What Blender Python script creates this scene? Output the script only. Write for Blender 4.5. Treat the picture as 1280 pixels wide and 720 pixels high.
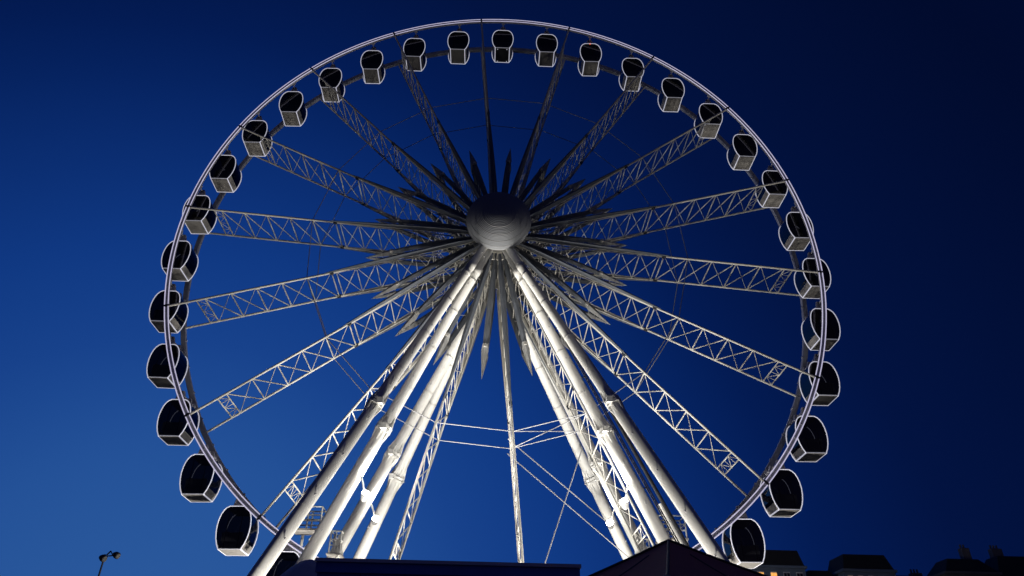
import bpy, bmesh, math, random
from math import sin, cos, pi, radians, exp, log, sqrt
from mathutils import Vector, Matrix
random.seed(4)
S = bpy.context.scene
for o in list(bpy.data.objects): bpy.data.objects.remove(o)

# ------------------------------------------------------------------ camera
HUBZ = 32.4
yaw, pitch, roll = radians(0.4588), radians(37.867), radians(1.3628)
f = Vector((sin(yaw)*cos(pitch), cos(yaw)*cos(pitch), sin(pitch)))
r0 = Vector((cos(yaw), -sin(yaw), 0)); u0 = r0.cross(f)
rv = cos(roll)*r0 + sin(roll)*u0; uv = -sin(roll)*r0 + cos(roll)*u0
cd = bpy.data.cameras.new('camera'); cam = bpy.data.objects.new('camera', cd)
S.collection.objects.link(cam); S.camera = cam
m = Matrix((rv, uv, -f)).transposed().to_4x4(); m.translation = Vector((-0.334, -51.337, HUBZ-30.865))
cam.matrix_world = m
cd.sensor_width = 36; cd.lens = 26.567; cd.shift_x = .01055; cd.shift_y = -.13625
cd.clip_start = .1; cd.clip_end = 6000

# ------------------------------------------------------------------ dusk sky: afterglow low on the left of the wheel
W = bpy.data.worlds.new("World"); S.world = W; W.use_nodes = True
nt = W.node_tree; nt.nodes.clear()
out = nt.nodes.new('ShaderNodeOutputWorld'); bg = nt.nodes.new('ShaderNodeBackground')
tc = nt.nodes.new('ShaderNodeTexCoord')
dt = nt.nodes.new('ShaderNodeVectorMath'); dt.operation = 'DOT_PRODUCT'
g = Vector((-.35, .93, 0)).normalized(); dt.inputs[1].default_value = g
nrm = nt.nodes.new('ShaderNodeVectorMath'); nrm.operation = 'NORMALIZE'
nt.links.new(tc.outputs['Generated'], nrm.inputs[0]); nt.links.new(nrm.outputs[0], dt.inputs[0])
mrg = nt.nodes.new('ShaderNodeMapRange'); mrg.inputs[1].default_value = -1; mrg.inputs[2].default_value = 1
ramp = nt.nodes.new('ShaderNodeValToRGB'); nt.links.new(dt.outputs['Value'], mrg.inputs[0]); nt.links.new(mrg.outputs[0], ramp.inputs[0])
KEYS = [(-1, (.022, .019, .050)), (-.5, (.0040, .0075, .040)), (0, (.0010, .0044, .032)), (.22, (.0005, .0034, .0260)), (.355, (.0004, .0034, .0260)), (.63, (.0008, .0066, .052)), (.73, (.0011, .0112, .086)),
        (.81, (.0028, .0225, .145)), (.886, (.0052, .040, .222)), (.93, (.009, .054, .258)), (.97, (.018, .084, .312)), (1, (.025, .102, .335))]
def keycol(t):
    for (a, ca), (b, cb) in zip(KEYS, KEYS[1:]):
        if a <= t <= b:
            k = (t-a)/(b-a); return tuple(exp(log(x)*(1-k)+log(y)*k) for x, y in zip(ca, cb))
    return KEYS[-1][1]
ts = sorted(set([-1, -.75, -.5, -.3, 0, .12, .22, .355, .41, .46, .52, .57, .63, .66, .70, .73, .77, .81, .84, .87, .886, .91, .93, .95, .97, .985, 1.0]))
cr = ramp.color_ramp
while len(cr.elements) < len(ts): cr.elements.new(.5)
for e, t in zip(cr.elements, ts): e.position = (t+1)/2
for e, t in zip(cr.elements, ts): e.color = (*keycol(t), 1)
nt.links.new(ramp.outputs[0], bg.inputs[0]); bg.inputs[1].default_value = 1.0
nt.links.new(bg.outputs[0], out.inputs[0])
S.view_settings.view_transform = 'Standard'; S.view_settings.look = 'None'
S.view_settings.exposure = 0; S.view_settings.gamma = 1
S.render.engine = 'CYCLES'

# ------------------------------------------------------------------ materials
def mat(name, col, rough=.45, metal=0, emit=None, es=0, noise=.12, scale=3, bump=.0, alpha=None, spec=None):
    M = bpy.data.materials.new(name); M.use_nodes = True; n = M.node_tree; b = n.nodes['Principled BSDF']
    b.inputs['Roughness'].default_value = rough; b.inputs['Metallic'].default_value = metal
    if spec is not None: b.inputs['Specular IOR Level'].default_value = spec
    co = n.nodes.new('ShaderNodeTexCoord')
    nz = n.nodes.new('ShaderNodeTexNoise'); nz.inputs['Scale'].default_value = scale; nz.inputs['Detail'].default_value = 6
    n.links.new(co.outputs['Object'], nz.inputs[0])
    mx = n.nodes.new('ShaderNodeMix'); mx.data_type = 'RGBA'
    mx.inputs[6].default_value = (*[c*(1-noise*1.6) for c in col], 1); mx.inputs[7].default_value = (*[min(1, c*(1+noise)) for c in col], 1)
    n.links.new(nz.outputs[0], mx.inputs[0]); n.links.new(mx.outputs[2], b.inputs['Base Color'])
    rr = n.nodes.new('ShaderNodeMapRange'); rr.inputs[3].default_value = max(.02, rough-.12); rr.inputs[4].default_value = min(1, rough+.15)
    n.links.new(nz.outputs[0], rr.inputs[0]); n.links.new(rr.outputs[0], b.inputs['Roughness'])
    if bump:
        bp = n.nodes.new('ShaderNodeBump'); bp.inputs['Strength'].default_value = bump; bp.inputs['Distance'].default_value = .05
        n.links.new(nz.outputs[0], bp.inputs['Height']); n.links.new(bp.outputs[0], b.inputs['Normal'])
    if emit: b.inputs['Emission Color'].default_value = (*emit, 1); b.inputs['Emission Strength'].default_value = es
    if alpha is not None: b.inputs['Alpha'].default_value = alpha
    return M
def streaked(name, col, rough):
    """white gloss paint on the tubes: fine rust and dirt streaks"""
    M = mat(name, col, rough, noise=.10, scale=1.3); n = M.node_tree; b = n.nodes['Principled BSDF']
    src = b.inputs['Base Color'].links[0].from_socket
    co = n.nodes.new('ShaderNodeTexCoord'); mp = n.nodes.new('ShaderNodeMapping'); mp.inputs['Scale'].default_value = (9, 9, .8)
    n.links.new(co.outputs['Object'], mp.inputs[0])
    nz = n.nodes.new('ShaderNodeTexNoise'); nz.inputs['Scale'].default_value = 1.0; nz.inputs['Detail'].default_value = 8; n.links.new(mp.outputs[0], nz.inputs[0])
    mr = n.nodes.new('ShaderNodeMapRange'); mr.inputs[1].default_value = .60; mr.inputs[2].default_value = 1.0; n.links.new(nz.outputs[0], mr.inputs[0])
    mx = n.nodes.new('ShaderNodeMix'); mx.data_type = 'RGBA'; mx.inputs[7].default_value = (.38, .33, .27, 1)
    n.links.new(mr.outputs[0], mx.inputs[0]); n.links.new(src, mx.inputs[6]); n.links.new(mx.outputs[2], b.inputs['Base Color'])
    return M
WHITE = streaked('white_gloss_steel', (.74, .73, .70), .38)
TRUSS = mat('white_truss_paint', (.62, .60, .55), .45, noise=.15, scale=2)
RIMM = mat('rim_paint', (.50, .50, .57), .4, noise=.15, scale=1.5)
FAIR = mat('grey_fairing', (.13, .145, .175), .5, noise=.2, scale=1.2, bump=.1)
DOME = mat('dome_grey', (.25, .26, .28), .55, noise=.06, scale=2)
DOMEL = mat('dome_led_strip', (.33, .33, .34), .5, noise=.1, scale=9)
DARK = mat('dark_steel', (.035, .035, .04), .5)
CABLE = mat('steel_cable', (.42, .42, .44), .4, metal=.3)
LED = mat('rim_led_tube', (.7, .7, .75), .3, emit=(.66, .62, .86), es=.68, noise=.25, scale=2.5)
CLED = mat('cabin_led_tube', (.8, .8, .85), .3, emit=(.80, .80, .95), es=.50, noise=.2, scale=2)
PANEL = mat('cabin_grey_panel', (.36, .34, .32), .55, noise=.18, scale=5, bump=.15)
ROOF = mat('cabin_roof_paint', (.42, .40, .42), .4, noise=.1)
SEAT = mat('seat_vinyl', (.5, .5, .5), .5)
RED = mat('orange_beacon', (.5, .05, .02), .4, emit=(1, .12, .03), es=1.6)
LAMPG = mat('lamp_glass', (.9, .9, .9), .2, emit=(1, .96, .88), es=60)
strip_m = mat('glowing_trim', (.75, .75, .78), .4, emit=(.80, .80, .95), es=.16)  # matte trim, no lamp: a faint glow is put into its colour
GLASSM = bpy.data.materials.new('tinted_glass'); GLASSM.use_nodes = True
n = GLASSM.node_tree; n.nodes.clear()
o_ = n.nodes.new('ShaderNodeOutputMaterial'); t1 = n.nodes.new('ShaderNodeBsdfTransparent'); t1.inputs[0].default_value = (.10, .105, .12, 1)
g1 = n.nodes.new('ShaderNodeBsdfGlossy'); g1.inputs['Roughness'].default_value = .04; g1.inputs[0].default_value = (.8, .8, .8, 1)
lw = n.nodes.new('ShaderNodeLayerWeight'); pw = n.nodes.new('ShaderNodeMath'); pw.operation = 'POWER'; pw.inputs[1].default_value = 5
n.links.new(lw.outputs['Facing'], pw.inputs[0]); fr = n.nodes.new('ShaderNodeMath'); fr.operation = 'MULTIPLY_ADD'; fr.inputs[1].default_value = .94; fr.inputs[2].default_value = .05
lw.inputs[0].default_value = .5; n.links.new(pw.outputs[0], fr.inputs[0])
ms = n.nodes.new('ShaderNodeMixShader')
n.links.new(fr.outputs[0], ms.inputs[0]); n.links.new(t1.outputs[0], ms.inputs[1]); n.links.new(g1.outputs[0], ms.inputs[2]); n.links.new(ms.outputs[0], o_.inputs[0])

# ------------------------------------------------------------------ mesh helpers
class MB:
    def __init__(s): s.v = []; s.f = []; s.smooth = []
    def add(s, vs, fs, sm=False):
        k = len(s.v); s.v += [tuple(v) for v in vs]; s.f += [tuple(i+k for i in q) for q in fs]; s.smooth += [sm]*len(fs); return s
    def frame(s, d):
        d = d.normalized(); a = Vector((0, 0, 1)) if abs(d.z) < .95 else Vector((0, 1, 0))
        x = d.cross(a).normalized(); return x, x.cross(d)
    def rings(s, pts, n=8, caps=True, sm=True, rot=0):
        """pts: list of (centre, radius) swept"""
        vs = []; fs = []
        for i, (c, r) in enumerate(pts):
            c = Vector(c); d = Vector(pts[min(i+1, len(pts)-1)][0])-Vector(pts[max(i-1, 0)][0])
            if i == 0: x, y = s.frame(d)
            else:
                x2 = x - d.normalized()*x.dot(d.normalized()); x = x2.normalized(); y = x.cross(d.normalized())
            for k in range(n):
                a = 2*pi*k/n+rot; vs.append(c+(x*cos(a)+y*sin(a))*r)
        for i in range(len(pts)-1):
            for k in range(n): fs.append((i*n+k, i*n+(k+1) % n, (i+1)*n+(k+1) % n, (i+1)*n+k))
        s.add(vs, fs, sm)
        if caps:
            s.add(vs[:n], [tuple(range(n))][:1]); s.add(vs[-n:], [tuple(reversed(range(n)))])
        return s
    def tube(s, a, b, r, n=8, r2=None): return s.rings([(a, r), (b, r if r2 is None else r2)], n)
    def bar(s, a, b, w, h, up=(0, 1, 0)):
        """box beam a->b, width w across, height h along up"""
        a = Vector(a); b = Vector(b); d = (b-a).normalized(); u = Vector(up); u = (u-d*u.dot(d)).normalized(); x = d.cross(u)
        vs = [p+x*i*w/2+u*j*h/2 for p in (a, b) for i, j in ((-1, -1), (1, -1), (1, 1), (-1, 1))]
        return s.add(vs, [(0, 3, 2, 1), (4, 5, 6, 7), (0, 1, 5, 4), (1, 2, 6, 5), (2, 3, 7, 6), (3, 0, 4, 7)])
    def box(s, c, d):
        c = Vector(c); x, y, z = [q/2 for q in d]
        vs = [c+Vector((i*x, j*y, k*z)) for k in (-1, 1) for i, j in ((-1, -1), (1, -1), (1, 1), (-1, 1))]
        return s.add(vs, [(0, 3, 2, 1), (4, 5, 6, 7), (0, 1, 5, 4), (1, 2, 6, 5), (2, 3, 7, 6), (3, 0, 4, 7)])
    def prism(s, poly, y0, y1):
        """poly in xz, extruded along y"""
        k = len(poly); vs = [(x, y0, z) for x, z in poly]+[(x, y1, z) for x, z in poly]
        return s.add(vs, [tuple(range(k)), tuple(reversed(range(k, 2*k)))]+[(i, i+k, (i+1) % k+k, (i+1) % k) for i in range(k)])
    def lathe_y(s, prof, n=48, sm=True):
        vs = []; fs = []
        for y, r in prof:
            for k in range(n): a = 2*pi*k/n; vs.append((r*cos(a), y, r*sin(a)))
        for i in range(len(prof)-1):
            for k in range(n): fs.append((i*n+k, i*n+(k+1) % n, (i+1)*n+(k+1) % n, (i+1)*n+k))
        return s.add(vs, fs, sm)
    def spindle(s, pts):
        """pts: (centre, half width x, half depth y), four-sided blade along z"""
        vs = []; fs = []
        for c, w, d in pts:
            c = Vector(c); vs += [c+Vector((w, 0, 0)), c+Vector((0, -d, 0)), c+Vector((-w, 0, 0)), c+Vector((0, d, 0))]
        for i in range(len(pts)-1):
            for k in range(4): fs.append((i*4+k, i*4+(k+1) % 4, (i+1)*4+(k+1) % 4, (i+1)*4+k))
        L = (len(pts)-1)*4
        return s.add(vs, fs+[(0, 3, 2, 1), (L, L+1, L+2, L+3)])
    def mesh(s, name, mats):
        me = bpy.data.meshes.new(name); me.from_pydata(s.v, [], s.f)
        for q in (mats if isinstance(mats, list) else [mats]): me.materials.append(q)
        me.polygons.foreach_set('use_smooth', s.smooth); me.update()
        bm = bmesh.new(); bm.from_mesh(me); bmesh.ops.remove_doubles(bm, verts=bm.verts, dist=1e-5) if not any(s.smooth) else None
        bmesh.ops.recalc_face_normals(bm, faces=bm.faces); bm.to_mesh(me); bm.free()
        return me
C = S.collection
def obj(name, me, parent=None, loc=None, rot=None, label=None, stuff=False):
    o = bpy.data.objects.new(name, me); C.objects.link(o)
    if parent: o.parent = parent
    if loc is not None: o.location = loc
    if rot is not None: o.rotation_euler = rot
    if label: o['label'] = label
    if stuff: o['kind'] = 'stuff'
    return o
def thing(name, label, cat, loc=(0, 0, 0), rot=(0, 0, 0), group=None, me=None):
    o = obj(name, me, None, loc, rot, label); o['category'] = cat
    if group: o['group'] = group
    return o

# ------------------------------------------------------------------ ground
gm = mat('asphalt', (.05, .05, .052), .85, noise=.25, scale=.6, bump=.3)
o = obj('ground', MB().add([(-3000, -3000, 0), (3000, -3000, 0), (3000, 3000, 0), (-3000, 3000, 0)], [(0, 1, 2, 3)]).mesh('ground', gm)); o['kind'] = 'structure'
pv = mat('paving', (.20, .19, .18), .8, noise=.2, scale=2, bump=.2)
o = obj('pavement', MB().box((0, 3, .07), (60, 50, .13)).mesh('pavement', pv)); o['kind'] = 'structure'

# ------------------------------------------------------------------ the wheel
R = 25.0; YF = 0.0; YR = 3.85
wheel = thing('ferris_wheel', 'giant white observation wheel with lattice spokes and a grey domed hub', 'ferris wheel', (0, 0, HUBZ))
# dome: shallow LED rings round its pole, real ridges
prof = []; CY, BR = -2.72, 2.45; DK = .56
N = 64
for i in range(N+1):
    a = pi*.5*i/N*1.12
    rr = BR+(.012 if i % 2 == 0 else -.012)
    prof.append((CY-rr*DK*cos(a), max(.001, rr*sin(a))))
dome = obj('hub_dome', MB().lathe_y(prof, 96, False).mesh('hub_dome', DOME), wheel, label='ribbed grey dome covering the hub')
mb = MB()
for i in (20, 30, 40, 50, 58):
    a = pi*.5*i/N*1.12; rr = BR+.012; y = CY-rr*DK*cos(a); r = rr*sin(a)
    mb.lathe_y([(y-.012, r-.02), (y-.012, r+.012), (y+.014, r+.02), (y+.014, r-.01)], 72, False)
obj('dome_ring', mb.mesh('dome_ring', DOMEL), dome, label='fine concentric rings on the dome', stuff=True)
obj('hub_drum', MB().lathe_y([(-.55, .9), (-.55, 1.55), (-.3, 1.55), (-.3, 1.2), (1.0, 1.05), (2.8, 1.05), (4.15, 1.2), (4.15, 1.55), (4.4, 1.55), (4.4, .9)], 40, False).mesh('hub_drum', TRUSS), wheel)
for y in (-.42, 4.28):
    obj('hub_flange', MB().lathe_y([(y-.09, 1.5), (y-.09, 2.1), (y+.09, 2.1), (y+.09, 1.5)], 54, False).mesh('hub_flange', TRUSS), wheel)
# hub rim of bearing boxes seen from below
mb = MB()
for k in range(18):
    a = radians(-5+20*k+10)
    mb.bar((1.35*sin(a), .0, 1.35*cos(a)), (1.35*sin(a), 3.85, 1.35*cos(a)), .28, .2, (sin(a), 0, cos(a)))
obj('hub_strut', mb.mesh('hub_strut', DARK), wheel)

# rim segments
def arc_box(r, y, w, d, a0, a1, n=8, mbx=None):
    mb = mbx or MB(); vs = []; fs = []
    for i in range(n+1):
        a = a0+(a1-a0)*i/n
        for dr, dy in ((-w/2, -d/2), (w/2, -d/2), (w/2, d/2), (-w/2, d/2)): vs.append(((r+dr)*sin(a), y+dy, (r+dr)*cos(a)))
    for i in range(n):
        for k in range(4): fs.append((i*4+k, i*4+(k+1) % 4, (i+1)*4+(k+1) % 4, (i+1)*4+k))
    fs += [(0, 3, 2, 1), (n*4, n*4+1, n*4+2, n*4+3)]
    return mb.add(vs, fs)
g = radians(.05)
def arc_tube(r, y, rad, a0, a1, n=10):
    return MB().rings([(((r)*sin(a0+(a1-a0)*i/n), y, r*cos(a0+(a1-a0)*i/n)), rad) for i in range(n+1)], 6)
seg_f = arc_box(24.98, .02, .22, .30, g, radians(20)-g)
for j in range(8): # ribs on the beam between the light lines
    a = radians(1.25+2.5*j); seg_f.bar((24.90*sin(a), -.145, 24.90*cos(a)), (25.06*sin(a), -.145, 25.06*cos(a)), .05, .03)
seg_f = seg_f.mesh('rim_segment', RIMM)
lg = radians(.16)
led_o = arc_tube(25.11, -.14, .038, lg, radians(20)-lg).mesh('light_strip', LED)
led_i = arc_tube(24.85, -.14, .034, lg, radians(20)-lg).mesh('light_strip', LED)
spl_me = MB().box((0, .02, 24.98), (.16, .38, .36)).mesh('splice_plate', DARK)
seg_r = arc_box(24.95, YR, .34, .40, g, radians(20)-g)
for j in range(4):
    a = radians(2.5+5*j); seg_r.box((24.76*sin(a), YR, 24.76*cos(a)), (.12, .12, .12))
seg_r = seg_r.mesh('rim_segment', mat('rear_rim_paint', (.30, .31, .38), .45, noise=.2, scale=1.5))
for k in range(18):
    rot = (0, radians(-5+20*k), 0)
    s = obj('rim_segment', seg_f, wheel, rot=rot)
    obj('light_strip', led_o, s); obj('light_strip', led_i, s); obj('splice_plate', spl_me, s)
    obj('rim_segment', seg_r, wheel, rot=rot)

# spoke, built along +z
JR = 13.0
def ych(r, front):
    """y of a chord at radius r"""
    k = max(0, (JR-r)/(JR-2.0))
    return (YF-.42*k) if front else (YR+.42*k)
mb = MB()
for fr_ in (True, False):
    y1 = ych(2, fr_); y0 = YF if fr_ else YR
    mb.tube((0, y0, 24.85), (0, y0, JR), .085, 8); mb.tube((0, y0, JR), (0, y1, 1.9), .10, 8)
    for dx in (-.14, .14): mb.tube((dx*.3, y0, JR-.1), (dx*1.4, y1+(.34 if fr_ else -.34), 2.4), .05, 6)
spoke_me = mb.mesh('spoke', TRUSS)
bay = 1.86; nodes = [JR+bay*i for i in range(6)]
def across(z0, z1, r, n=6, dx=0): return MB().tube((dx, YF+.05, z0), (dx, YR-.05, z1), r, n)
bat_me = across(0, 0, .05).mesh('batten', TRUSS)
bra_me = across(0, bay-.12, .028, 5).mesh('brace', TRUSS); brb_me = across(bay-.12, 0, .042, 6).mesh('brace', TRUSS)
# end ladder with small zigzag
mb = MB(); z0 = nodes[-1]; z1 = z0+.62
mb.tube((0, YF, z1), (0, YR, z1), .05, 6)
for i in range(4):
    ya = YR*i/4; yb = YR*(i+1)/4
    mb.tube((0, ya, z0 if i % 2 else z1), (0, yb, z1 if i % 2 else z0), .026, 5)
    if i: mb.tube((0, ya, z0), (0, ya, z1), .024, 5)
end_me = mb.mesh('end_frame', TRUSS)
# inner bracing, bays from the joint to the hub
mb = MB(); ri = [JR-.35-i*1.52 for i in range(8)]
for i, r in enumerate(ri):
    ya, yb = ych(r, True), ych(r, False)
    mb.tube((0, ya, r), (0, yb, r), .042, 6)
    if i < 7:
        r2 = ri[i+1]
        mb.tube((0, ych(r, True), r), (0, ych(r2, False), r2), .03, 5); mb.tube((0, ych(r, False), r), (0, ych(r2, True), r2), .04, 5)
in_me = mb.mesh('inner_bracing', TRUSS)
jt_me = MB().box((0, 0, JR), (.22, .22, .30)).mesh('joint_block', DARK)
def fairing(front):
    sgn = -1 if front else 1; P = []
    for r, w, d in ((1.7, .10, .12), (3.2, .20, .18), (5.2, .22, .18), (7.5, .20, .16), (10.0, .15, .12), (12.2, .09, .08), (13.4, .05, .04)):
        P.append(((0, ych(r, front)+sgn*(.10+d), r), w, d))
    return MB().spindle(P).mesh('fairing', FAIR)
fa_f, fa_r = fairing(True), fairing(False)
for k in range(18):
    s = obj('spoke', spoke_me, wheel, rot=(0, radians(-5+20*k), 0))
    for z in nodes: obj('batten', bat_me, s, (0, 0, z))
    for z in nodes[:-1]: obj('brace', bra_me, s, (.035, 0, z+.06)); obj('brace', brb_me, s, (-.035, 0, z+.06))
    obj('end_frame', end_me, s); obj('inner_bracing', in_me, s, stuff=True); obj('joint_block', jt_me, s, (0, YF, 0)); obj('joint_block', jt_me, s, (0, YR, 0))
    obj('fairing', fa_f, s); obj('fairing', fa_r, s)
# free pointed spikes between the spokes
def blade(front):
    y0 = -.5 if front else YR+.5; yt = 1.93; P = []
    for r, w, d in ((1.6, .10, .10), (3.0, .20, .18), (5.2, .23, .18), (7.4, .22, .17), (8.6, .19, .16)):
        t = (r-1.6)/8.9; P.append(((0, y0+(yt-y0)*t+(-.25 if front else .25)*sin(pi*t), r), w, d))
    return P
mb = MB(); mb.spindle(blade(True)); mb.spindle(blade(False)); spike_me = mb.mesh('spike', FAIR)
mb = MB(); mb.spindle([((0, 1.0, 8.3), .20, .16), ((0, 1.35, 8.7), .27, .24), ((0, 1.93, 10.6), .02, .02)])
mb.spindle([((0, 2.86, 8.3), .20, .16), ((0, 2.5, 8.7), .27, .24), ((0, 1.95, 10.5), .02, .02)])
for i in range(4): mb.tube((0, 1.2+.16*i, 8.7+.5*i), (0, 2.66-.16*i, 8.7+.5*i), .03, 5)
tip_me = mb.mesh('spike_tip', mat('spike_tip_grey', (.30, .30, .30), .5, noise=.25, scale=4))
mb = MB()
for r, y in ((5.2, .35), (6.9, .6), (3.6, .1)): mb.tube((0, y, r), (0, 3.85-y, r), .035, 5); mb.tube((0, y, r), (0, 3.85-y*1.2, r-1.3), .025, 5)
mb.box((0, 1.0, 8.45), (.22, .2, .16)); mb.box((0, 2.85, 8.45), (.22, .2, .16))
tie_me = mb.mesh('spike_bracing', TRUSS)
mb = MB()
for x in (-1.15, 1.15): mb.box((x, -.35, 6.7), (.16, .16, .22))
clamp_me = mb.mesh('clamp', DARK)
for k in range(18):
    s = obj('spike', spike_me, wheel, rot=(0, radians(5+20*k), 0))
    obj('spike_tip', tip_me, s); obj('spike_bracing', tie_me, s, stuff=True)
# ring of tie cables
rc = JR+bay; ca = 20
c_f = MB().tube((0, YF, rc), (rc*sin(radians(20)), YF, rc*cos(radians(20))), .033, 5).mesh('tie_cable', CABLE)
c_r = MB().tube((0, YR, rc), (rc*sin(radians(20)), YR, rc*cos(radians(20))), .033, 5).mesh('tie_cable', CABLE)
for k in range(18):
    obj('tie_cable', c_f, wheel, rot=(0, radians(-5+20*k), 0)); obj('tie_cable', c_r, wheel, rot=(0, radians(-5+20*k), 0))
x1, z1 = rc*sin(radians(175)), rc*cos(radians(175)); x2, z2 = rc*sin(radians(155)), rc*cos(radians(155))
for ya, yb in ((YF, YR), (YR, YF)):
    obj('tie_cable', MB().tube((x1, ya, z1), (x2, yb, z2), .033, 5).mesh('tie_cable', CABLE), wheel)
# hangers between rim and gondola pivots
RG = 25.0; GY = 1.73
mb = MB()
for y in (YF+.12, YR-.12):
    mb.box((0, y+(.14 if y < 1 else -.14), RG), (.30, .16, .30))
mb.tube((0, .12, RG), (0, YR-.12, RG), .05, 8)
hang_me = mb.mesh('hanger_bracket', RIMM)
for k in range(36): obj('hanger_bracket', hang_me, wheel, rot=(0, radians(10*k), 0))

# ------------------------------------------------------------------ gondolas
Dp = 1.0
OUT = [(.46, -.52), (.66, -.62), (.81, -.78), (.92, -1.0), (1.0, -1.30), (1.04, -1.66), (1.02, -2.02), (.96, -2.35), (.85, -2.68), (.69, -2.97)]
def lerp_out(z):
    for (xa, za), (xb, zb) in zip(OUT, OUT[1:]):
        if zb <= z <= za: t = (z-za)/(zb-za); return xa+(xb-xa)*t
closed = [(x, z) for x, z in OUT]+[(-x, z) for x, z in reversed(OUT)]
def outline_tubes(y, r=.036, rs=None):
    mb = MB(); q = [(x, y, z) for x, z in closed]
    half = [(Vector((x, y, z)), r) for x, z in OUT]; mb.rings(half, 6)
    mb.rings([(Vector((-x, y, z)), r) for x, z in OUT], 6)
    mb.tube((-.46, y, -.52), (.46, y, -.52), r*.8, 6)
    if y > 0: mb.tube((-.69, y, -2.97), (.69, y, -2.97), r, 6)
    return mb
fr_me = outline_tubes(-Dp).mesh('frame', CLED); fr2_me = outline_tubes(Dp).mesh('frame', CLED)
mb = MB().tube((0, -Dp+.03, -2.97), (0, Dp-.03, -2.97), .042, 6)
sill_me = mb.mesh('sill_strip', CLED)
fs_me = MB().tube((-.67, -Dp, -2.96), (.67, -Dp, -2.96), .034, 6).mesh('front_sill', strip_m)
mb = MB()
zL = -2.55; xl = lerp_out(zL)
floor_me = MB().box((0, 0, -2.96), (1.32, 1.88, .07)).mesh('floor_panel', PANEL)
hatch_me = MB().box((0, .1, -2.997), (.5, .5, .012)).mesh('hatch', PANEL)
dl_me = MB().rings([((0, 0, -2.99), .05), ((0, 0, -3.02), .045)], 8).mesh('downlight', CLED)
def side_panel(sx):
    return MB().add([(sx*.69, -Dp+.04, -2.94), (sx*.69, Dp-.04, -2.94), (sx*xl, Dp-.04, zL), (sx*xl, -Dp+.04, zL),
                     (sx*.64, -Dp+.04, -2.92), (sx*.64, Dp-.04, -2.92), (sx*(xl-.05), Dp-.04, zL), (sx*(xl-.05), -Dp+.04, zL)],
                    [(0, 1, 2, 3), (7, 6, 5, 4), (0, 4, 5, 1), (3, 2, 6, 7), (0, 3, 7, 4), (1, 5, 6, 2)])
spl, spr = side_panel(-1).mesh('side_panel', PANEL), side_panel(1).mesh('side_panel', PANEL)
def side_glass(sx):
    P = [(x, z) for x, z in OUT[1:8]]+[(xl, zL)]; vs = []
    for x, z in P: vs += [(sx*(x-.015), -Dp+.04, z), (sx*(x-.015), Dp-.04, z)]
    return MB().add(vs, [(2*i, 2*i+1, 2*i+3, 2*i+2) for i in range(len(P)-1)])
sgl, sgr = side_glass(-1).mesh('side_window', GLASSM), side_glass(1).mesh('side_window', GLASSM)
gl = [(x-.02, z-.01 if z > -1 else z+.02) for x, z in OUT]
poly = gl+[(-x, z) for x, z in reversed(gl)]
fw = MB().add([(x, -Dp+.01, z) for x, z in poly], [tuple(range(len(poly)))]).mesh('front_window', GLASSM)
rw = MB().add([(x, Dp-.01, z) for x, z in poly], [tuple(range(len(poly)))]).mesh('rear_window', GLASSM)
mb = MB(); mb.prism([(-.66, -.63), (-.46, -.53), (0, -.48), (.46, -.53), (.66, -.63), (.46, -.60), (-.46, -.60)], -Dp+.03, Dp-.03)
mb.box((0, -Dp+.055, -.66), (1.1, .03, .10)); mb.box((0, Dp-.055, -.66), (1.1, .03, .10)); roof_me = mb.mesh('roof', DARK)
def seat(y):
    mb = MB(); s_ = 1 if y > 0 else -1
    mb.box((0, y, -2.56), (1.3, .42, .10)); mb.box((0, y+s_*.2, -2.28), (1.35, .07, .55)); mb.box((0, y, -2.76), (1.1, .3, .3))
    for x in (-.44, .44): mb.box((x, y+s_*.19-.05*s_, -2.16), (.3, .08, .4))
    return mb.mesh('seat', SEAT)
st1, st2 = seat(-.62), seat(.62)
mb = MB()
for x in (-.42, .42): mb.bar((x, -Dp+.05, -.66), (x, -Dp+.05, -2.92), .035, .03)
mul_me = mb.mesh('mullion', DARK)
def housing(y):
    mb = MB(); mb.prism([(-.34, -.52), (-.22, -.02), (-.16, .14), (.16, .14), (.22, -.02), (.34, -.52)], y-.12, y+.12)
    return mb.mesh('bearing_housing', ROOF)
h1, h2 = housing(-.75), housing(.75)
cap_me = MB().lathe_y([(-.90, .001), (-.90, .10), (-.86, .11), (-.86, .001)], 16).mesh('bearing_cap', DARK)
mb = MB(); mb.bar((-.40, 0, -.46), (.40, 0, -.46), .9, .14, (0, 0, 1)); mb.box((0, 0, -.36), (.6, 1.2, .16)); ac_me = mb.mesh('roof_unit', ROOF)
mb = MB()
for x in (-1, 1): mb.bar((x*.985, -.35, -2.15), (x*.985, .35, -2.15), .03, .03)
rail_me = mb.mesh('handrail', TRUSS)
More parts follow.
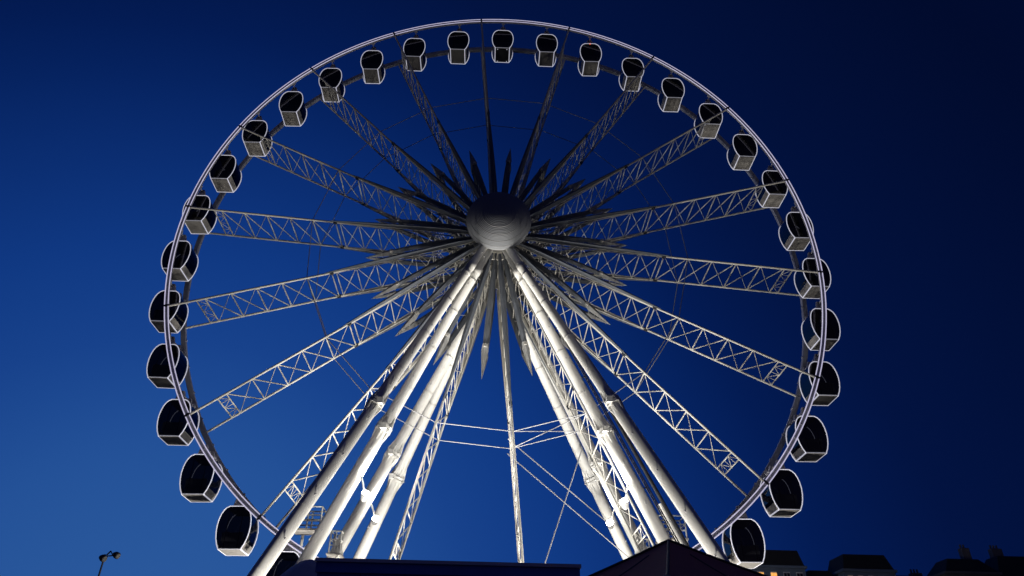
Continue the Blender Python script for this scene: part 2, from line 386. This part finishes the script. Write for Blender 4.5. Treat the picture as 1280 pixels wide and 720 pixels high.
def gondola(k):
    a = radians(10*k)
    ordn = ['', 'first', 'second', 'third', 'fourth', 'fifth', 'sixth', 'seventh', 'eighth', 'ninth', 'tenth', 'eleventh', 'twelfth', 'thirteenth', 'fourteenth', 'fifteenth', 'sixteenth', 'seventeenth', 'eighteenth']
    hide = 'low on the wheel, ' if abs(k) > 14 else ''
    if k == 0: lab = 'topmost gondola of the wheel, seen square on with a black underside'
    elif k == 18: lab = 'lowest gondola of the wheel, straight below the hub'
    elif k == 2: lab = 'dark gondola with a small orange light on its roof, second clockwise from the topmost'
    elif k == -15: lab = 'gondola partly hidden behind the thick white legs at lower left'
    else: lab = 'dark windowed gondola with glowing edges, %s%s %s from the topmost one' % (hide, ordn[abs(k)], 'clockwise' if k > 0 else 'counterclockwise')
    # cabins swing a degree or so each
    t = thing('gondola', lab, 'gondola', (RG*sin(a), GY, HUBZ+RG*cos(a)), (0, radians(random.uniform(-1.2, 1.2)), 0), 'gondolas hung round the observation wheel')
    obj('frame', fr_me, t); obj('frame', fr2_me, t); obj('sill_strip', sill_me, t, (.69, 0, 0)); obj('sill_strip', sill_me, t, (-.69, 0, 0)); obj('front_sill', fs_me, t)
    fl_ = obj('floor_panel', floor_me, t)
    if k == 0: fl_.material_slots[0].link = 'OBJECT'; fl_.material_slots[0].material = DARK; fl_['label'] = 'black underside'
    if k != 0: obj('hatch', hatch_me, fl_)
    else:
        for dx in (-.45, .45):
            for dy in (-.82, .82): obj('downlight', dl_me, fl_, (dx, dy, 0))
    obj('side_panel', spl, t); obj('side_panel', spr, t); obj('side_window', sgl, t); obj('side_window', sgr, t)
    w = obj('front_window', fw, t); obj('mullion', mul_me, w); obj('rear_window', rw, t)
    rf = obj('roof', roof_me, t); obj('roof_unit', ac_me, rf)
    obj('seat', st1, t); obj('seat', st2, t); obj('handrail', rail_me, t)
    hh = obj('bearing_housing', h1, t); obj('bearing_cap', cap_me, hh); obj('bearing_housing', h2, t)
    if k == 2: obj('beacon_light', MB().rings([((0, -.93, -.62), .07), ((0, -.93, -.5), .09), ((0, -.93, -.42), .03)], 10).mesh('beacon_light', RED), t)
for k in range(-17, 19): gondola(k)

# ------------------------------------------------------------------ support frame
frame = thing('support_frame', 'eight thick white tubular legs splayed from the hub axle to the ground', 'support frame', (0, 1.9, 0))
def fobj(name, mb, m_, parent=frame, **kw):
    mb.v = [(x, y-1.9, z) for x, y, z in mb.v]; return obj(name, mb.mesh(name, m_), parent, **kw)
axle = fobj('axle', (lambda q: (q.rings([((0, -2.9, HUBZ), .75), ((0, -.7, HUBZ), .75)], 32), q.rings([((0, 4.55, HUBZ), .75), ((0, 6.9, HUBZ), .75)], 32), q)[-1])(MB()), WHITE)
LEGS = {  # top x, top y, foot x, foot y, radius, collar parameter
    'a': (-.34, -1.9, -14.78, -11.5, .37, .466), 'b': (.05, -1.9, -14.66, -3.5, .40, .476), 'c': (-.34, 5.7, -15.92, 7.0, .43, .446), 'd': (-.58, 5.7, -14.93, 15.5, .43, .466),
    'e': (0, -1.9, 15.79, -11.5, .37, .451), 'f': (-.13, -1.9, 15.15, -3.5, .40, .471), 'g': (.77, 5.7, 16.12, 7.0, .43, .454), 'h': (.19, 5.7, 16.7, 15.5, .43, .459)}
LP = {}
for key, (xt, yt, xf, yf, rad, cs) in LEGS.items():
    A = Vector((xt, yt, HUBZ-.6)); B = Vector((xf, yf, .12)); d = B-A; L = d.length; LP[key] = (A, B)
    P = lambda t: A+d*t
    k = .62
    mb = MB().rings([(P(0), rad*.72), (P(.10), rad*.74), (P(.1002), rad*.86), (P(.115), rad*.86), (P(.1152), rad*.80), (P(cs-.004), rad*.95), (P(cs+.004), rad), (P(.985), rad*1.02), (P(1), rad*1.02)], 24, sm=True)
    leg = fobj('leg', mb, WHITE)
    # bolted splice collar with gussets
    mb = MB(); e = 1/L
    x, y = mb.frame(d)
    mb.rings([(P(cs-.20*e), rad*1.36), (P(cs-.03*e), rad*1.36)], 8, sm=False); mb.rings([(P(cs+.03*e), rad*1.36), (P(cs+.20*e), rad*1.36)], 8, sm=False)
    for q in range(6):
        an = 2*pi*q/6; nd = x*cos(an)+y*sin(an)
        for sg in (-1, 1):
            c0 = P(cs+sg*.20*e); c1 = P(cs+sg*1.0*e); w = d.normalized().cross(nd)*.03
            vs = [c0+nd*rad*.9, c0+nd*rad*1.36, c1+nd*rad*.92]
            mb.add([v+w for v in vs]+[v-w for v in vs], [(0, 1, 2), (5, 4, 3), (0, 3, 4, 1), (1, 4, 5, 2), (2, 5, 3, 0)])
    for sg in (-1, 1): mb.box(P(cs)+x*sg*rad*1.5, (.34, .34, .34))
    fobj('splice_collar', mb, WHITE, leg)
    for tt in (.13, .21, .30, .39, .57, .66, .76, .86):
        fobj('leg_band', MB().rings([(P(tt), rad*((.86+.22*tt if tt < .4 else 1.03))), (P(tt+.10*e), rad*((.86+.22*tt if tt < .4 else 1.03)))], 20), WHITE, leg)
    mb = MB(); nn = int(L/1.25)
    for i in range(2, nn):
        t = i/nn; nd = x if (i % 2) else -x
        rr = rad*(.8 if t < cs else 1)
        mb.tube(P(t)+nd*rr*.9, P(t)+nd*(rr+.16), .022, 5)
        mb.tube(P(t)+nd*(rr+.16)-d.normalized()*.04, P(t)+nd*(rr+.16)+d.normalized()*.06, .03, 5)
    fobj('climbing_peg', mb, CABLE, leg, label='rows of small climbing pegs', stuff=True)
    fobj('footing', MB().box((xf, yf, .30), (2.4, 2.4, .46)), mat('concrete_'+'footing', (.35, .34, .32), .8, bump=.3) if key == 'a' else bpy.data.materials['concrete_footing'], leg)
# dark access ladder behind the right front leg
A, B = LP['f']; mb = MB(); d = B-A; off = Vector((.72, .35, .25))
p = lambda t, s: A+d*t+off+Vector((0, s, 0))
for s in (-.2, .2): mb.tube(p(.22, s), p(.88, s), .045, 6)
for i in range(56):
    t = .225+.65*i/55; mb.tube(p(t, -.2), p(t, .2), .02, 5)
for t in (.25, .36, .47, .58, .69, .8): mb.bar(p(t, 0), A+d*t, .06, .06)
fobj('access_ladder', mb, DARK)
mb = MB()
for t0 in (.28, .33, .38, .43, .53, .60, .66): mb.tube(p(t0, -.3)+Vector((.3, 0, .2)), p(t0+.03, -.3)+Vector((.3, 0, .2)), .05, 5)
mb.tube(p(.24, 0)+Vector((.38, .1, .2)), p(.9, 0)+Vector((.38, .1, .2)), .12, 8)
fobj('cable_duct', mb, DARK)
# pale downpipe on the right and bracing rods
fobj('service_pipe', MB().tube((11.1, 2.0, 13.8), (13.6, 2.0, 8.6), .22, 12), WHITE)
for a, b in (((1.84, 9, 19.33), (8.17, 9, 14.36)), ((1.91, 9, 18.15), (9.2, 9, 12.37))):
    a = Vector(a); b = Vector(b); fobj('bracing_rod', MB().tube(a+(a-b)*.1, b+(b-a)*.12, .045, 6), CABLE)
a = Vector((6.99, 9, 19.28)); b = Vector((3.88, 9, 11.08)); fobj('bracing_rod', MB().tube(a, b+(b-a)*1.2, .05, 6), CABLE)

# ------------------------------------------------------------------ maintenance platforms beside the rear legs
def build_platform(s, label):
    t = thing('maintenance_platform', label, 'platform', (s*12.0, 5.5, 9.8), group='railed platforms beside the legs')
    def tb(n, a, b, r): obj(n, MB().tube((s*a[0], a[1], a[2]), (s*b[0], b[1], b[2]), r*1.15, 6).mesh(n, WHITE), t)
    def rails(x0, x1, z0, z1, y0, y1, k):
        for y in (y0, y1):
            for zz in [z1, z0+(z1-z0)*.62, z0+(z1-z0)*.36][:k]: tb('rail', (x0, y, zz), (x1, y, zz), .045)
            for i in range(3): x = x0+(x1-x0)*i/2; tb('post', (x, y, z0), (x, y, z1), .05)
        for x in (x0, x1):
            for zz in [z1, z0+(z1-z0)*.62][:k]: tb('rail', (x, y0, zz), (x, y1, zz), .045)
    rails(-.35, 1.45, 2.65, 4.05, 0, 1.5, 3)
    obj('deck', MB().box((s*.55, .75, 2.60), (2.0, 1.7, .12)).mesh('deck', PANEL), t)
    rails(-1.9, -1.2, 1.2, 2.55, 0, 1.4, 3)
    obj('deck', MB().box((-s*1.55, .7, 1.15), (1.0, 1.6, .10)).mesh('deck', PANEL), t)
    tb('knee_brace', (1.4, 0, 2.55), (1.9, 0, .6), .06); tb('knee_brace', (-.3, 0, 2.55), (.3, .3, 2.0), .06)
    tb('knee_brace', (.1, .7, 2.0), (1.3, .7, .9), .09); tb('knee_brace', (-1.9, 0, 1.1), (-.9, .7, .3), .06)
    tb('support_post', (1.0, 1.4, 2.5), (1.0, 1.4, -9.6), .09); tb('support_post', (-1.6, 1.4, 1.1), (-1.6, 1.4, -9.6), .09)
    return t
build_platform(-1, 'white railed service platform beside the legs at lower left')
build_platform(1, 'white railed service platform beside the legs at lower right')

# ------------------------------------------------------------------ floodlights on curved arms
lampbody = mat('lamp_body', (.5, .5, .5), .4, metal=.4)
def floodlight(pos, legkey, label, power):
    A, B = LP[legkey]; t_ = (A.z-pos[2]-.9)/(A.z-B.z); root = A.lerp(B, t_)
    pos = Vector(pos)
    t = thing('floodlight', label, 'floodlight', pos, group='floodlights on curved arms of the legs')
    rel = root-pos; P = []
    for i in range(9):
        q = i/8; P.append((rel*(1-q)+Vector((0, 0, .75*sin(pi*q)))+Vector((0, 0, -.25*q)), .055))
    obj('arm', MB().rings(P, 8).mesh('arm', WHITE), t)
    hub = Vector((0, 1.9, HUBZ+2)); d = (hub-pos).normalized()
    beam = d; d = (Vector((0, -14, HUBZ-2))-pos).normalized()
    obj('housing', MB().rings([(-d*.42, .08), (-d*.36, .16), (d*-.02, .29), (d*.02, .31), (d*.03, .26)], 18, sm=True).mesh('housing', lampbody), t)
    obj('lens', MB().rings([(d*.03, .25), (d*.09, .24), (d*.17, .17), (d*.21, .05)], 18).mesh('lens', LAMPG), t)
    ld = bpy.data.lights.new('floodlight_beam', 'SPOT'); ld.energy = power; ld.spot_size = radians(150); ld.spot_blend = .6; ld.shadow_soft_size = .28; ld.color = (1, .97, .91)
    lo = bpy.data.objects.new('floodlight_beam', ld); C.objects.link(lo); lo.parent = t; lo.location = beam*.5
    lo.rotation_euler = beam.to_track_quat('-Z', 'Y').to_euler()
floodlight((-7.5, -3.2, 12.7), 'b', 'glaring floodlight on the left between the second and third legs', 1300)
floodlight((-8.0, 6.3, 13.3), 'c', 'lower glaring floodlight at the left, against the innermost left leg', 900)
floodlight((7.84, -3.2, 12.63), 'f', 'upper glaring floodlight at the right between the two thickest legs', 1300)
floodlight((8.36, 6.3, 13.43), 'g', 'lower glaring floodlight at the right, against the innermost right leg', 900)
# ground floods at the foot of the wheel
def ground_flood(x, y, tgt, power, cone, label):
    t = thing('ground_floodlight', label, 'floodlight', (x, y, .13), group='floodlights on the paving below the wheel')
    d = (Vector(tgt)-Vector((x, y, 1.0))).normalized(); q = d.to_track_quat('-Z', 'Y')
    st = obj('stand', MB().box((0, 0, .03), (.6, .5, .06)).mesh('stand', DARK), t); obj('post', MB().box((0, 0, .38), (.08, .08, .6)).mesh('post', DARK), st)
    h = obj('housing', MB().box((0, 0, .12), (.8, .6, .3)).mesh('housing', DARK), t, (0, 0, .87), q.to_euler())
    obj('lens', MB().box((0, 0, -.045), (.7, .5, .03)).mesh('lens', LAMPG), h)
    ld = bpy.data.lights.new('ground_beam', 'SPOT'); ld.energy = power; ld.spot_size = radians(cone); ld.spot_blend = .5; ld.shadow_soft_size = .35; ld.color = (1, .955, .865)
    lo = bpy.data.objects.new('ground_beam', ld); C.objects.link(lo); lo.parent = t; lo.location = Vector((0, 0, .87))+d*.3; lo.rotation_euler = q.to_euler()
for sx, side in ((-1, 'left'), (1, 'right')):
    ground_flood(sx*8, -.9, (sx*5, 1.5, HUBZ), 6200, 165, 'box floodlight on the paving under the front rim, %s side' % side)
    ground_flood(sx*8, 4.9, (sx*5, 2.5, HUBZ), 6200, 165, 'box floodlight on the paving under the rear rim, %s side' % side)
    ground_flood(sx*4, -1.1, (sx*6, 1.9, HUBZ+20), 12000, 66, 'added, unseen narrow beam floodlight on the paving near the centre, %s side' % side)  # unseen narrow beams, added to lift the upper cabin floors and dome underside
    ground_flood(sx*7.5, -13.0, (sx*10.2, -7.8, 12), 4500, 52, 'added, unseen floodlight washing up the outermost %s leg' % side)  # unseen wash lamps, added to brighten the outer front legs lower down

# ------------------------------------------------------------------ kiosk at the bottom centre
navy = mat('navy_cladding', (.09, .24, .75), .6, noise=.2, scale=1.5)
strip = mat('pale_coping', (.85, .86, .88), .4)
kz = 4.58
kiosk = thing('ticket_kiosk', 'flat roofed dark navy kiosk with a thin pale coping in front of the legs', 'kiosk', (-1.15, -32, 0), (0, 0, 0))
for i in range(6):
    x0 = -2.94+i*.98; obj('wall_panel', MB().box((x0+.49, .06, 2.2), (.965, .12, 4.4)).mesh('wall_panel', navy), kiosk)
obj('wall', MB().box((0, 1.7, 2.19), (5.86, 3.1, 4.36)).mesh('wall', navy), kiosk)
obj('fascia', MB().box((0, -.03, 4.46), (5.94, .12, .2)).mesh('fascia', navy), kiosk)
obj('coping', MB().box((0, 1.6, 4.60), (6.0, 3.5, .07)).mesh('coping', strip), kiosk)
obj('roof_vent', MB().box((-.30, 1.2, 4.68), (.28, .3, .16)).box((.2, 1.2, 4.68), (.1, .1, .16)).mesh('roof_vent', strip), kiosk, label='small pale vent on the roof')
obj('roof_fan', MB().box((.98, 1.6, 4.70), (.24, .24, .22)).box((.98, 1.6, 4.84), (.30, .30, .03)).mesh('roof_fan', DARK), kiosk, label='dark box vent on the roof')
obj('aerial', MB().bar((-1.25, 1.0, 4.60), (-1.5, 1.0, 4.72), .05, .05).box((-1.4, 1.0, 4.62), (.42, .2, .06)).mesh('aerial', DARK), kiosk)

# marquee with a pyramid roof, lower right
pvc = mat('brown_pvc', (.70, .20, .15), .75, noise=.22, scale=1.2, bump=.25)
marq = thing('marquee', 'dull reddish brown marquee with a pointed four sided roof at lower right', 'marquee', (2.60, -38, 0), (0, 0, radians(31)))
hw = 1.78; ez = 3.16; pz = 4.05
def roof_face(i, n=10):
    """concave sheet of one side, thin but solid"""
    a0 = pi/2*i-pi/4; a1 = a0+pi/2
    c0 = Vector((cos(a0), sin(a0), 0))*hw*sqrt(2); c1 = Vector((cos(a1), sin(a1), 0))*hw*sqrt(2)
    vs = []; fs = []
    for j in range(n+1):
        t = j/n; z = ez+(pz-ez)*((1-t)**1.12)
        for k in range(n+1):
            p_ = (c0.lerp(c1, k/n))*t; sag = .05*sin(pi*k/n)*t
            vs.append((p_.x, p_.y, z-sag))
    W_ = n+1
    for j in range(n):
        for k in range(n): fs.append((j*W_+k, j*W_+k+1, (j+1)*W_+k+1, (j+1)*W_+k))
    return MB().add(vs, fs, True)
for i in range(4):
    rp = obj('roof_sheet', roof_face(i).mesh('roof_sheet', pvc), marq)
    a0 = pi/2*i-pi/4; c0 = Vector((cos(a0), sin(a0), 0))*hw*sqrt(2)
    obj('hip_seam', MB().rings([(Vector((c0.x*t, c0.y*t, ez+(pz-ez)*((1-t)**1.12)+.012)), .022) for t in [q/8 for q in range(9)]], 6).mesh('hip_seam', DARK), rp)
    a1 = a0+pi/2; c1 = Vector((cos(a1), sin(a1), 0))*hw*sqrt(2)
    for kk in (.5,):
        cm = c0.lerp(c1, kk)
        obj('seam', MB().rings([(Vector((cm.x*t, cm.y*t, ez+(pz-ez)*((1-t)**1.12)-.05*sin(pi*kk)*t+.004)), .010) for t in [q/8 for q in range(2, 9)]], 5).mesh('seam', DARK), rp)
    mid = (c0+c1)/2
    obj('wall_sheet', MB().bar((c0.x*.97, c0.y*.97, 1.58), (c1.x*.97, c1.y*.97, 1.58), .05, 3.12, (0, 0, 1)).mesh('wall_sheet', pvc), marq)
    obj('pole', MB().tube((c0.x*.985, c0.y*.985, 0), (c0.x*.985, c0.y*.985, 3.2), .05, 8).mesh('pole', TRUSS), marq)
# small pale canopy behind the kiosk's left end
pale = mat('pale_canvas', (.7, .7, .72), .6, noise=.1, bump=.2)
can = thing('canopy_tent', 'small pale grey tented canopy behind the left end of the navy kiosk', 'canopy', (-5.05, -28.2, 0), (0, 0, radians(12)))
mb = MB(); mb.rings([((0, 0, 4.5), 1.0), ((0, 0, 4.75), .78), ((0, 0, 5.0), .5), ((0, 0, 5.15), .28), ((0, 0, 5.22), .04)], 14)
obj('canopy', mb.mesh('canopy', pale), can)
for i in range(4):
    a = pi/2*i+.6; obj('pole', MB().tube((.92*cos(a), .92*sin(a), 0), (.92*cos(a), .92*sin(a), 4.5), .04, 8).mesh('pole', TRUSS), can)
obj('valance', MB().rings([((0, 0, 4.25), 1.0), ((0, 0, 4.5), 1.0)], 14, caps=False, sm=False).mesh('valance', pale), can)

# light pole lower left
lp = thing('light_pole', 'slim dark pole with a pair of floodlights far off at the lower left', 'light pole', (-24.9, 4, 0))
obj('pole', MB().tube((0, 0, 0), (0, 0, 10.1), .11, 10, .055).mesh('pole', DARK), lp)
obj('crossbar', MB().tube((-.25, 0, 10.2), (.75, -.1, 10.3), .04, 6).tube((0, 0, 10.0), (0, 0, 10.35), .06, 8).mesh('crossbar', DARK), lp)
for x, z, r in ((-.12, 10.15, .20), (.68, 10.34, .19)):
    mb = MB(); mb.rings([((x-.18, .1, z+.05), r*.6), ((x, 0, z), r), ((x+.2, -.1, z-.08), r*1.05), ((x+.24, -.12, z-.1), r*.8)], 10)
    obj('lamp_head', mb.mesh('lamp_head', DARK), lp)
obj('bracket', MB().bar((.1, 0, 10.3), (.3, 0, 10.55), .07, .07).bar((.3, 0, 10.55), (.5, 0, 10.3), .05, .05).mesh('bracket', DARK), lp)

# ------------------------------------------------------------------ houses behind, right
slate = mat('slate_roof', (.022, .023, .027), .8, noise=.3, scale=3, bump=.3)
stucco = mat('stucco', (.20, .26, .36), .8, noise=.2, scale=1, bump=.2)
brickd = mat('dark_render', (.16, .15, .16), .8, noise=.2, scale=2)
winlit = mat('lit_window', (.3, .2, .1), .5, emit=(1, .45, .10), es=1.1, noise=.5, scale=3)
windark = mat('dark_window', (.02, .025, .04), .15)
def house(x0, x1, y, top, rtop, label, lit=(), chim=(), slope=.5, depth=5, wallm=None, rows=5, ncol=4):
    wd = x1-x0; cx = (x0+x1)/2; wallm = wallm or stucco
    t = thing('house', label, 'house', (cx, y, 0), (0, 0, radians(0)), 'houses beyond the wheel')
    w = obj('wall', MB().box((0, depth/2, rtop/2), (wd, depth, rtop)).mesh('wall', wallm), t)
    obj('cornice', MB().box((0, depth/2, rtop+.12), (wd+.4, depth+.4, .24)).mesh('cornice', wallm), t)
    i = slope
    mb = MB(); z0 = rtop+.25
    mb.add([(-wd/2, 0, z0), (wd/2, 0, z0), (wd/2, depth, z0), (-wd/2, depth, z0), (-wd/2+i, i, top), (wd/2-i, i, top), (wd/2-i, depth-i, top), (-wd/2+i, depth-i, top)],
           [(3, 2, 1, 0), (4, 5, 6, 7), (0, 1, 5, 4), (1, 2, 6, 5), (2, 3, 7, 6), (3, 0, 4, 7)])
    rf = obj('roof', mb.mesh('roof', slate), t)
    for cx_, cw, ch in chim:
        ck = obj('chimney', MB().box((cx_, depth/2, top+ch/2-.1), (cw, .8, ch+.2)).mesh('chimney', brickd), rf)
        mb = MB()
        for q in range(max(2, int(cw/.35))): mb.tube((cx_-cw/2+.2+q*.35, depth/2, top+ch), (cx_-cw/2+.2+q*.35, depth/2, top+ch+.4), .11, 8)
        obj('chimney_pot', mb.mesh('chimney_pot', brickd), ck)
    for rr in range(rows):
        for c in range(ncol):
            wx = -wd/2+wd*(c+.5)/ncol; wz = rtop-.95-rr*3.1
            if wz < 1: continue
            is_lit = (rr, c) in lit
            wn = obj('window', MB().box((wx, -.03, wz), (wd/ncol*.52, .10, 1.15)).mesh('window', strip if not wallm is brickd else brickd), t)
            obj('pane', MB().box((wx-wd/ncol*.12, -.09, wz), (wd/ncol*.2, .03, .95)).box((wx+wd/ncol*.12, -.09, wz), (wd/ncol*.2, .03, .95)).mesh('pane', winlit if is_lit else windark), wn)
house(27.2, 34.2, 40, 18.2, 16.4, 'dark flat topped house with warm lit windows, right of the lowest right gondola', lit=((0, 1), (0, 2)), slope=.35, ncol=5)
house(34.6, 37.9, 41, 16.5, 15.4, 'narrow low dark house between the two taller roofs', slope=.5, ncol=2, wallm=brickd)
house(38.4, 43.9, 40, 18.0, 16.25, 'dark mansard house with a glowing orange window below its roof', lit=((0, 0), (0, 1), (0, 2)), slope=.5, ncol=5)
house(44.3, 50.2, 43, 16.6, 15.5, 'low dark house with two chimney stacks beyond the mansard house', chim=((-1.4, 1.1, .55), (1.6, 1.2, .5)), slope=.9, ncol=4, wallm=brickd)
house(50.6, 56.5, 42, 18.3, 16.6, 'tall dark house at far right with a chimney and small windows', chim=((1.2, .9, 1.3),), slope=1.2, ncol=4, wallm=brickd)
house(57.0, 66.0, 43, 18.9, 16.4, 'broad dark house at the right edge of the view', chim=((-2.5, 1.2, .9),), slope=1.3, ncol=5, wallm=brickd)
